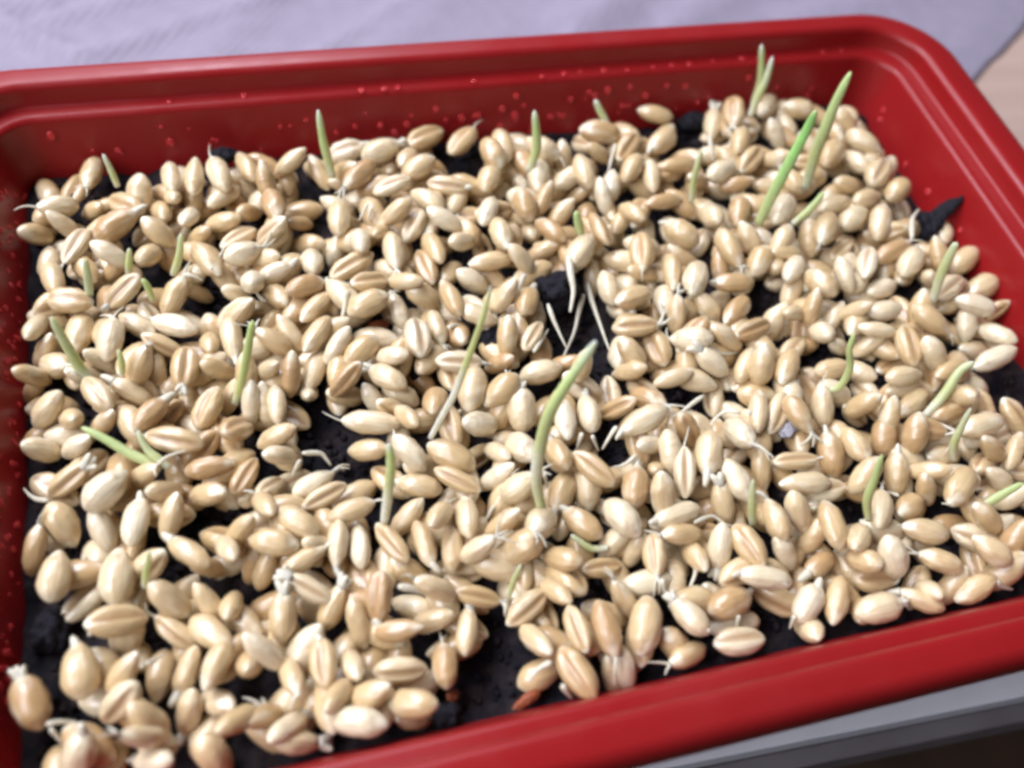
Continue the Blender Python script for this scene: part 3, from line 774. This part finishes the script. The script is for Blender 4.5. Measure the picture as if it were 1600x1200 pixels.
# ------------------------------------------------------------------ shoots and roots (photo pixels, foot first)
SHOOTS = [
 ([(520, 278), (510, 240), (504, 215), (497, 172)], 12, 'straight', 'slim upright white-tipped shoot against the back wall'),
 ([(184, 292), (175, 270), (161, 241)], 8, 'small', 'short thin shoot in the far corner beside an upright grain'),
 ([(826, 268), (838, 235), (838, 205), (835, 173)], 13, 'straight', 'short straight shoot before the middle of the back wall'),
 ([(949, 194), (937, 172), (930, 156)], 10, 'small', 'stubby pale hooked shoot touching the back wall'),
 ([(1176, 165), (1188, 130), (1190, 100), (1190, 70)], 10, 'straight', 'taller of two crossing white-tipped shoots at the back'),
 ([(1172, 182), (1184, 152), (1197, 125), (1207, 89)], 10, 'small', 'lower of two crossing shoots at the back'),
 ([(1258, 296), (1275, 237), (1290, 200), (1305, 162), (1329, 113)], 15, 'green', 'longest green shoot rising before the far rounded corner'),
 ([(1185, 350), (1203, 312), (1225, 270), (1258, 208), (1275, 172)], 15, 'deep', 'thick deep-green shoot left of the longest green one'),
 ([(1238, 350), (1260, 332), (1275, 316), (1287, 300)], 10, 'green', 'low green shoot lying at the foot of the longest shoot'),
 ([(1080, 318), (1085, 275), (1097, 234)], 9, 'pale', 'faint pale shoot in front of the black back clod'),
 ([(908, 368), (904, 350), (900, 330)], 13, 'green', 'stubby green shoot above the rooty dark hollow'),
 ([(672, 685), (690, 652), (708, 620), (722, 585), (737, 545), (757, 488), (767, 447)], 10, 'longpale', 'long leaning shoot with a white foot near the middle'),
 ([(846, 795), (838, 750), (843, 705), (857, 650), (882, 605), (912, 562), (931, 533)], 17, 'main', 'thick curved green shoot, tallest in the middle'),
 ([(600, 818), (606, 775), (611, 725), (607, 693)], 14, 'whitefoot', 'upright shoot with white foot beside the big dark hollow'),
 ([(367, 632), (379, 590), (390, 530), (395, 501)], 12, 'green', 'slender green shoot standing alone between creased grains'),
 ([(140, 592), (125, 575), (100, 532), (80, 496)], 14, 'pale', 'greyish shoot leaning towards the side wall'),
 ([(240, 471), (230, 447), (222, 436)], 9, 'green', 'tiny green shoot tip among the far side grains'),
 ([(200, 430), (202, 408), (202, 388)], 9, 'pale', 'small pale stub pointing up from the far side grains'),
 ([(270, 430), (280, 400), (283, 365)], 10, 'pale', 'slim pale shoot with white swollen foot'),
 ([(140, 462), (137, 432), (133, 405)], 11, 'grey', 'blurred grey-green shoot close to the side wall'),
 ([(191, 585), (190, 565), (185, 546)], 9, 'pale', 'pale green stub beside a bright smooth grain'),
 ([(252, 732), (232, 722), (200, 707), (163, 685), (128, 668)], 14, 'green', 'low sprawling green shoot reaching to the side wall'),
 ([(264, 732), (248, 718), (230, 702), (215, 673)], 12, 'pale', 'broad pale shoot crossing the sprawling one'),
 ([(226, 918), (229, 890), (234, 861)], 10, 'pale', 'short pale shoot by the near soil pocket'),
 ([(1457, 472), (1470, 430), (1487, 393), (1495, 379)], 12, 'pale', 'pale green shoot along the side wall below the pointed clod'),
 ([(1288, 612), (1312, 604), (1328, 575), (1327, 547), (1335, 521)], 10, 'green', 'bent green shoot with hooked foot among pale grains'),
 ([(1445, 650), (1475, 617), (1500, 580), (1522, 566)], 13, 'pale', 'leaning pale shoot pointing to the dark side gap'),
 ([(1490, 720), (1490, 695), (1500, 672), (1517, 638)], 10, 'pale', 'thin curved shoot below the leaning pale one'),
 ([(1358, 814), (1355, 782), (1367, 748), (1378, 711)], 12, 'green', 'green shoot curved like a comma near the side'),
 ([(1176, 822), (1175, 788), (1177, 750)], 11, 'pale', 'short blurred upright shoot at the near side of the heap'),
 ([(1537, 790), (1562, 775), (1598, 755)], 12, 'green', 'flat-lying green shoot at the very edge of the picture'),
 ([(794, 936), (803, 908), (814, 882)], 9, 'pale', 'small pale shoot on creased grains behind the front gap'),
 ([(950, 856), (925, 857), (905, 845), (892, 836)], 10, 'pale', 'curled pale shoot under a greenish grain'),
]
ROOTS = [
 ([(820, 428), (812, 450), (805, 475)], 11), ([(888, 400), (892, 430), (896, 455), (891, 487)], 15), ([(918, 440), (925, 470), (937, 505), (952, 547)], 10), ([(912, 460), (905, 485), (897, 520), (877, 565)], 10),
 ([(856, 475), (865, 500), (874, 520), (885, 543)], 9), ([(1030, 468), (1035, 490), (1036, 508)], 9), ([(962, 225), (955, 250), (950, 272)], 8), ([(1108, 212), (1112, 235), (1115, 252)], 9),
 ([(472, 708), (500, 708), (510, 717), (517, 727)], 10), ([(470, 718), (462, 732), (456, 744)], 9), ([(925, 680), (930, 692), (935, 704)], 9), ([(964, 666), (952, 684), (941, 702)], 10),
 ([(995, 710), (982, 722), (970, 728), (958, 730)], 9), ([(910, 676), (905, 690), (901, 703)], 11), ([(1100, 618), (1080, 632), (1064, 645), (1048, 652)], 9), ([(1157, 645), (1137, 642), (1122, 650), (1110, 664)], 9),
 ([(1058, 694), (1052, 715), (1040, 737)], 9), ([(1085, 817), (1100, 810), (1115, 807), (1135, 820), (1152, 822)], 9), ([(1087, 878), (1086, 898), (1074, 926)], 10), ([(1034, 905), (1038, 920), (1040, 934)], 12),
 ([(72, 1132), (90, 1128), (110, 1128), (137, 1133)], 9), ([(78, 1138), (90, 1152), (101, 1167)], 8), ([(138, 992), (150, 984), (162, 974), (176, 962)], 10), ([(228, 1038), (244, 1030), (258, 1020)], 10),
 ([(211, 952), (220, 925), (228, 910), (233, 902)], 10), ([(622, 916), (645, 920), (665, 926), (708, 938)], 15), ([(862, 1034), (850, 1040), (837, 1050), (825, 1066)], 13), ([(878, 1070), (886, 1082), (893, 1091)], 12),
 ([(520, 846), (505, 858), (485, 871), (444, 886)], 11), ([(772, 790), (762, 808), (752, 832)], 9), ([(130, 870), (138, 885), (143, 898)], 11), ([(542, 454), (540, 472), (532, 508)], 12),
 ([(574, 318), (568, 332), (561, 344)], 8), ([(582, 322), (577, 335), (574, 348)], 8), ([(700, 512), (712, 508), (720, 514), (722, 535)], 10), ([(750, 531), (762, 537), (765, 553)], 8),
 ([(1425, 372), (1425, 345), (1429, 336), (1436, 327)], 10), ([(1555, 908), (1565, 916), (1582, 921)], 12), ([(1108, 540), (1120, 550), (1135, 553), (1153, 550)], 9), ([(834, 550), (846, 532), (856, 515)], 9),
 ([(850, 740), (853, 752), (856, 763)], 9), ([(720, 640), (712, 655), (700, 673)], 10), ([(76, 782), (58, 780), (47, 774), (37, 763)], 9), ([(1242, 962), (1238, 972), (1234, 982)], 10),
 ([(1155, 962), (1152, 972), (1150, 982)], 9), ([(1105, 984), (1113, 988), (1122, 992)], 9), ([(1405, 775), (1390, 770), (1372, 768)], 7), ([(1170, 640), (1180, 655), (1192, 668)], 8),
 ([(330, 420), (342, 402), (352, 385)], 8), ([(412, 470), (402, 458), (398, 440)], 8), ([(690, 975), (676, 985), (660, 990)], 9), ([(1335, 700), (1345, 712), (1350, 726)], 8),
]
def tube(pts, radii, cols, flat=0.62, ns=8, sub=5):
    """smooth tapering blade or root through the points"""
    pts = [Vector(p) for p in pts]
    full, fr, fc = [], [], []
    n = len(pts)
    for i in range(n - 1):
        p0 = pts[max(i - 1, 0)]; p1 = pts[i]; p2 = pts[i + 1]; p3 = pts[min(i + 2, n - 1)]
        for s in range(sub):
            t = s / sub
            q = 0.5 * ((2 * p1) + (p2 - p0) * t + (2 * p0 - 5 * p1 + 4 * p2 - p3) * t * t + (3 * p1 - p0 - 3 * p2 + p3) * t ** 3)
            full.append(q)
    full.append(pts[-1])
    m = len(full)
    V, Fc, Cc = [], [], []
    for k, q in enumerate(full):
        w = k / (m - 1)
        tan = (full[min(k + 1, m - 1)] - full[max(k - 1, 0)]).normalized()
        view = (Vector(CAM) - q).normalized()
        side = tan.cross(view).normalized()
        up2 = side.cross(tan)
        r = radii(w)
        for i in range(ns):
            a = 2 * math.pi * i / ns
            V.append(q + side * (math.cos(a) * r) + up2 * (math.sin(a) * r * flat))
            Cc.append(cols(w))
    for k in range(m - 1):
        for i in range(ns):
            j = (i + 1) % ns
            Fc.append((k * ns + i, k * ns + j, (k + 1) * ns + j, (k + 1) * ns + i))
    V.append(full[0]); Cc.append(cols(0)); V.append(full[-1] + (full[-1] - full[-2]).normalized() * radii(1.0) * 0.7); Cc.append(cols(1))
    a0, a1 = len(V) - 2, len(V) - 1
    for i in range(ns):
        j = (i + 1) % ns
        Fc.append((a0, j, i)); Fc.append((a1, (m - 1) * ns + i, (m - 1) * ns + j))
    return V, Fc, Cc
WHITE = np.array((0.74, 0.72, 0.60)); YG = np.array((0.52, 0.55, 0.25)); GR = np.array((0.44, 0.54, 0.23)); DG = np.array((0.21, 0.42, 0.12)); TIP = np.array((0.66, 0.71, 0.60)); GREY = np.array((0.50, 0.53, 0.36))
def ramp(stops):
    xs = [s[0] for s in stops]; cs = np.array([s[1] for s in stops])
    return lambda w: tuple(np.interp(w, xs, cs[:, k]) for k in range(3))
PAL = {'straight': ramp([(0, WHITE * .9), (.25, YG), (.75, GR), (1, TIP)]), 'small': ramp([(0, WHITE), (.4, YG), (1, TIP)]), 'green': ramp([(0, WHITE * .8), (.2, YG), (.8, GR), (1, GR * 1.15)]),
       'deep': ramp([(0, YG), (.3, GR), (.7, DG * 1.5), (.9, DG), (1, GR)]), 'pale': ramp([(0, WHITE * .9), (.4, YG), (1, (YG + TIP) / 2)]), 'longpale': ramp([(0, WHITE), (.45, WHITE), (.58, YG), (.9, YG * .95), (1, TIP)]),
       'main': ramp([(0, YG), (.14, (YG + WHITE) / 2), (.26, WHITE), (.38, YG), (.7, GR * 1.2), (1, TIP)]), 'whitefoot': ramp([(0, WHITE * 1.1), (.3, WHITE), (.5, YG), (.8, GR * 1.2), (1, TIP)]), 'grey': ramp([(0, GREY), (1, GREY)])}

top_idx = list(range(NTOP))
def nearest_top(u, v, used):
    best = None
    for i in top_idx:
        d = math.hypot(P[i]['u'] - u, P[i]['v'] - v) + (25 if i in used else 0)
        if best is None or d < best[0]:
            best = (d, i)
    return best[1]
host_shoot = {}
for k, s in enumerate(SHOOTS):
    host_shoot[k] = nearest_top(s[0][0][0], s[0][0][1], set(host_shoot.values()))
host_root = {k: nearest_top(r[0][0][0], r[0][0][1], set()) for k, r in enumerate(ROOTS)}

# ------------------------------------------------------------------ which grains stand alone
forced = set(host_shoot.values()) | set(host_root.values())
vis_order = sorted(top_idx, key=lambda i: (-(i in forced), -P[i]['pxarea']))
single = sorted(vis_order[:296])
rest = [i for i in range(N) if i not in set(single)]

# landmarks for the wording of the labels
LAND = [(860, 700, 'the thick curved central shoot'), (604, 760, 'the white-footed shoot'), (525, 690, 'the big dark hollow'), (895, 500, 'the rooty dark hollow'), (780, 1050, 'the front soil gap'),
        (1202, 975, 'the narrow front soil slot'), (70, 960, 'the near side soil pocket'), (1452, 345, 'the pointed black clod'), (1570, 600, 'the dark side gap'), (385, 560, 'the lone slender shoot'),
        (735, 545, 'the long leaning shoot'), (190, 700, 'the sprawling green shoot'), (505, 215, 'the slim white-tipped shoot'), (836, 220, 'the short straight back shoot'), (1300, 190, 'the longest green shoot'),
        (1366, 760, 'the comma-shaped green shoot'), (1176, 790, 'the blurred upright shoot'), (1475, 610, 'the leaning pale shoot'), (1327, 560, 'the bent green shoot'), (1232, 668, 'the bluish husk scrap'),
        (130, 1095, 'the near corner soil pocket'), (590, 509, 'the middle bark chip'), (110, 545, 'the greyish leaning shoot'), (280, 400, 'the white-swollen shoot'), (1085, 200, 'the black back clod'),
        (700, 1115, 'the greyish front clod'), (320, 820, 'the long dark slit'), (1430, 465, 'the small side hole'), (1040, 720, 'the short root hook'), (665, 925, 'the thick white root'), (1500, 895, 'the front side gap'),
        (1040, 340, 'the far dark slit'), (710, 412, 'the round dark hole')]
ORD = ['nearest', 'second', 'third', 'fourth', 'fifth', 'sixth', 'seventh', 'eighth', 'ninth', 'tenth', 'eleventh', 'twelfth']
def sector(du, dv):
    a = math.degrees(math.atan2(-dv, du)) % 360
    return ['right of', 'up and right of', 'above', 'up and left of', 'left of', 'down and left of', 'below', 'down and right of'][int(((a + 22.5) % 360) // 45)]
FEAT = {'c': 'creased', 'b': 'smooth-backed', 'w': 'white-tipped'}
info = {}
groups = {}
for i in range(NTOP):
    u, v = P[i]['u'], P[i]['v']
    d, lu, lv, ln = min((math.hypot(u - a, (v - b_) * 1.0), a, b_, nm) for a, b_, nm in LAND)
    key = (ln, sector(u - lu, v - lv), P[i]['typ'])
    groups.setdefault(key, []).append((d, i))
for key, lst in groups.items():
    for n_, (d, i) in enumerate(sorted(lst)):
        info[i] = (ORD[min(n_, 11)], key)
def pose(i):
    a = (math.degrees(P[i]['yaw']) % 180)
    if abs(P[i]['pitch']) > 0.55:
        return 'tilted'
    return 'lying'
def label_for(i):
    o, (ln, se, ty) = info[i]
    return f"{FEAT[ty]} tan wheat grain, {o} such grain {se} {ln}"

# ------------------------------------------------------------------ build single grains
def tip_mesh(seed):
    rs = random.Random(seed)
    V, Fc = [], []
    n0 = 0
    for q in range(rs.choice((1, 2, 3))):
        yaw = rs.uniform(-0.6, 0.6); l = rs.uniform(0.0003, 0.0011); pz = rs.uniform(-0.2, 0.5)
        d = Vector((math.cos(yaw), math.sin(yaw), pz)).normalized()
        a = Vector((-0.0006, 0, 0))
        V2, F2, _ = tube([a, a + d * (l * 0.6 + 0.0005), a + d * (l + 0.0006) + Vector((0, 0, rs.uniform(-.0004, .0003)))], lambda w: 0.00056 * (1 - 0.62 * w), lambda w: (1, 1, 1), 1.0, 7, 3)
        V += V2; Fc += [tuple(k + n0 for k in f) for f in F2]; n0 = len(V)
    return mesh_of('root_tip', V, Fc, M_ROOT)
TIPS = [tip_mesh(100 + k) for k in range(6)]
def rootlet_mesh(seed):
    rs = random.Random(seed)
    V, Fc = [], []
    n0 = 0
    for q in range(rs.choice((1, 2, 2, 3))):
        yaw = rs.uniform(-0.9, 0.9); l = rs.uniform(0.0018, 0.0042)
        d = Vector((math.cos(yaw), math.sin(yaw), rs.uniform(-0.1, 0.4)))
        pts_ = [Vector((-0.0005, 0, 0))]
        p_ = Vector((0.0002, 0, 0.0001))
        for stp in range(4):
            pts_.append(p_.copy())
            p_ = p_ + d.normalized() * (l / 4)
            d += Vector((0, rs.uniform(-0.5, 0.5), -0.38))
        r0 = rs.uniform(0.00022, 0.00034)
        V2, F2, _ = tube(pts_, lambda w, r0=r0: r0 * (1 - 0.75 * w), lambda w: (1, 1, 1), 1.0, 6, 3)
        V += V2; Fc += [tuple(k + n0 for k in f) for f in F2]; n0 = len(V)
    return mesh_of('root', V, Fc, M_ROOT)
ROOTLETS = [rootlet_mesh(300 + k) for k in range(10)]
objs = {}
for i in single:
    g_ = P[i]
    kind = 'c' if g_['typ'] == 'c' else 'b'
    me = shared_mesh(kind, int(rng.integers(len(RAW[kind]))))
    sprout = i in set(host_shoot.values())
    o = link('sprouted_grain' if sprout else 'wheat_grain', me)
    R = basis(i)
    if rng.random() < 0.5 and g_['typ'] != 'w':
        R = R @ Matrix.Rotation(math.pi, 3, 'Z')
    if g_['typ'] == 'w':       # germ end towards the viewer or as the photo shows
        x = R @ Vector((1, 0, 0))
        wtip = {(770, 640): 1}
        if (x.y > 0) != (g_['v'] < 820 or (100 < g_['u'] < 160) or (890 < g_['u'] < 930)):
            pass
    o.matrix_world = Matrix.Translation(Vector(C[i])) @ R.to_4x4() @ Matrix.Diagonal((g_['L'] / 0.0063, g_['W'] / 0.0063, g_['W'] / 0.0063, 1))
    tag(o, label_for(i), 'sprouted grain' if sprout else 'grain', 'wheat grains sprouting in the red tray')
    objs[i] = o
    if g_['typ'] != 'w' and rng.random() < 0.34:
        t_ = link('root', ROOTLETS[int(rng.integers(10))], o)
        t_.location = (0.0063 * 0.47, 0, 0)
        s_ = rng.uniform(0.75, 1.15)
        t_.scale = (s_ * 6.3 / (g_['L'] * 1000), s_ * 6.3 / (g_['W'] * 1000), s_ * 6.3 / (g_['W'] * 1000))
        t_.rotation_euler = (rng.uniform(-0.6, 0.6), 0, rng.uniform(-0.5, 0.5))
    elif g_['typ'] == 'w' or (rng.random() < 0.36 and not sprout):
        t_ = link('root_tip', TIPS[int(rng.integers(6))], o)
        t_.location = (0.0063 * 0.5, 0, 0.0003)
        s_ = rng.uniform(0.8, 1.3)
        t_.scale = (s_, s_ * 6.3 / (g_['W'] * 1000), s_ * 6.3 / (g_['W'] * 1000))
bpy.context.view_layer.update()

def local(o, V):
    inv = o.matrix_world.inverted()
    return [inv @ Vector(v) for v in V]
hor = Vector((-back[0], -back[1], 0)).normalized()
for k, (pts, w, pal, lab) in enumerate(SHOOTS):
    i = host_shoot[k]
    o = objs[i]
    base = at_z(pts[0][0], pts[0][1], C[i][2] + 0.0006)
    lean = 0.45
    dx, dy = pts[-1][0] - pts[0][0], pts[-1][1] - pts[0][1]
    ang = math.atan2(-dy, abs(dx))
    n_ = (Vector(hor) * 1.0 + Vector((0, 0, -1)) * (0.35 if ang > 0.9 else 0.9)).normalized()
    W3 = [at_plane(u, v, base, np.array(n_)) for u, v in pts]
    r0 = w / px_per_m(base) / 2
    rad_ = lambda t, r0=r0: r0 * (0.85 + 0.25 * math.sin(min(1.0, t * 1.3) * math.pi)) * (1.0 if t < 0.8 else max(0.28, 1 - ((t - 0.8) / 0.2) ** 2 * 0.72))
    V, Fc, Cc = tube(W3, rad_, PAL[pal])
    link('shoot', mesh_of('shoot', local(o, V), Fc, M_SHOOT, cols=Cc), o)
    o['label'] = 'wheat grain bearing a ' + lab
for k, (pts, w) in enumerate(ROOTS):
    i = host_root[k]
    o = objs[i]
    z0 = C[i][2]
    W3 = []
    for q, (u, v) in enumerate(pts):
        t_ = q / (len(pts) - 1)
        p = at_z(u, v, z0 + 0.0005)
        zs = max(0.0006, z0 + 0.0008 - 0.0016 * t_)
        W3.append(at_z(u, v, zs))
    r0 = w / px_per_m(W3[0]) / 2
    V, Fc, Cc = tube(W3, lambda t, r0=r0: r0 * (1.0 - 0.72 * t) * min(1.0, 0.45 + 3.5 * t), lambda t: (1, 1, 1), 0.9, 7, 4)
    link('root', mesh_of('root', local(o, V), Fc, M_ROOT), o)

# ------------------------------------------------------------------ the rest of the heap in one mass
HV, HF, HC = [], [], []
n0 = 0
low = {'c': [grain_mesh('g', 'c', 10 + k, 20, 14) for k in range(4)], 'b': [grain_mesh('g', 'b', 30 + k, 16, 14) for k in range(6)]}
for i in rest:
    g_ = P[i]
    kind = 'c' if g_['typ'] == 'c' else 'b'
    V, Fc, Cc = low[kind][int(rng.integers(len(low[kind])))]
    R = np.array(basis(i))
    A = np.array(V) * np.array([g_['L'], g_['W'], g_['W']])
    A = A @ R.T + C[i]
    HV.append(A); HC.append(np.array(Cc))
    HF += [tuple(k + n0 for k in f) for f in Fc]
    n0 += len(V)
heap = link('wheat_grains', mesh_of('wheat_grains', np.vstack(HV), HF, M_GRAINS, cols=np.vstack(HC)))
tag(heap, 'tan wheat grains half hidden under and between the nearer ones', 'grain', kind='stuff')

# ------------------------------------------------------------------ water droplets on the walls
BACKW = [(185, 235), (267, 222), (80, 212), (45, 252), (526, 207), (555, 197), (595, 196), (636, 194), (682, 170), (697, 187), (722, 185), (747, 180), (785, 170), (782, 196), (617, 207),
         (807, 150), (860, 142), (882, 141), (892, 155), (921, 144), (950, 141), (985, 136), (1009, 149), (1042, 134), (1071, 135), (1170, 122), (972, 165), (860, 182), (880, 181), (805, 180), (842, 140), (1015, 175), (1090, 160), (930, 150)]
LEDGE = [(265, 160), (382, 150), (565, 141), (601, 139), (622, 137), (741, 127), (847, 120), (882, 115), (907, 112), (944, 110), (980, 110), (1021, 105), (1050, 102), (1077, 100), (1114, 96), (1160, 92), (1286, 82), (1315, 79)]
SIDE = [(1380, 172), (1415, 257), (1375, 187), (1450, 300), (1500, 360)]
dv_, df_ = [], []
for j in range(6):
    th = (math.pi / 2) * j / 5
    for i in range(12):
        dv_.append((math.sin(th) * math.cos(i * math.pi / 6), math.sin(th) * math.sin(i * math.pi / 6), math.cos(th) * 0.62 - 0.02))
for j in range(5):
    for i in range(12):
        a, b2 = j * 12 + i, j * 12 + (i + 1) % 12
        df_.append((a, a + 12, b2 + 12, b2))
df_.append(tuple(60 + (11 - i) for i in range(12)))
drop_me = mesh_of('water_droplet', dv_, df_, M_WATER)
slope = math.atan2(0.0245 - 0.0065, 0.064)
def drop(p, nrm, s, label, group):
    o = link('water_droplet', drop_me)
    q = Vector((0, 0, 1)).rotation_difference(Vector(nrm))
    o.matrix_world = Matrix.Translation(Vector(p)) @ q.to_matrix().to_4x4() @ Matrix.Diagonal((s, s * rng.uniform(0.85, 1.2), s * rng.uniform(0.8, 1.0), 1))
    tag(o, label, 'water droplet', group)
nb = (0, -math.cos(slope), math.sin(slope)); nl = (math.cos(slope), 0, math.sin(slope)); nr = (-math.cos(slope), 0, math.sin(slope))
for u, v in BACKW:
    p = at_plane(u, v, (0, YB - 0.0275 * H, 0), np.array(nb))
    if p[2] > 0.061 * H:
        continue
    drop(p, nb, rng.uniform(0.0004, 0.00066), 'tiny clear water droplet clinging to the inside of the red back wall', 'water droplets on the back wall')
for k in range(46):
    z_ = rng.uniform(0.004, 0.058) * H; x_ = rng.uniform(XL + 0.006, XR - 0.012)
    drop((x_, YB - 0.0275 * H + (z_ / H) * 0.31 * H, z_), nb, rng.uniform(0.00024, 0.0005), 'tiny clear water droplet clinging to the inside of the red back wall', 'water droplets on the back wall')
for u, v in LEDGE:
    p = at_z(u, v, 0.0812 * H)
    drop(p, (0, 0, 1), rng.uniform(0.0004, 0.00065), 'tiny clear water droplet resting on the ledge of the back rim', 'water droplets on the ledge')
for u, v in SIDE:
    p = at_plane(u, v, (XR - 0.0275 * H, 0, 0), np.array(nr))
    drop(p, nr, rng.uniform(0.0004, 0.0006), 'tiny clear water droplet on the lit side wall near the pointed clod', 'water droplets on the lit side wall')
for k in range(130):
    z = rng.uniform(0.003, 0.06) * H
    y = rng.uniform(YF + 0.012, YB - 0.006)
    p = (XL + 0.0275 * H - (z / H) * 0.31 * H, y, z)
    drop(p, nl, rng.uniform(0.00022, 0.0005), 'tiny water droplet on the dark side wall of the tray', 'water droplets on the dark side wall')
print('grains', NTOP, 'single', len(single), 'mass', len(rest))
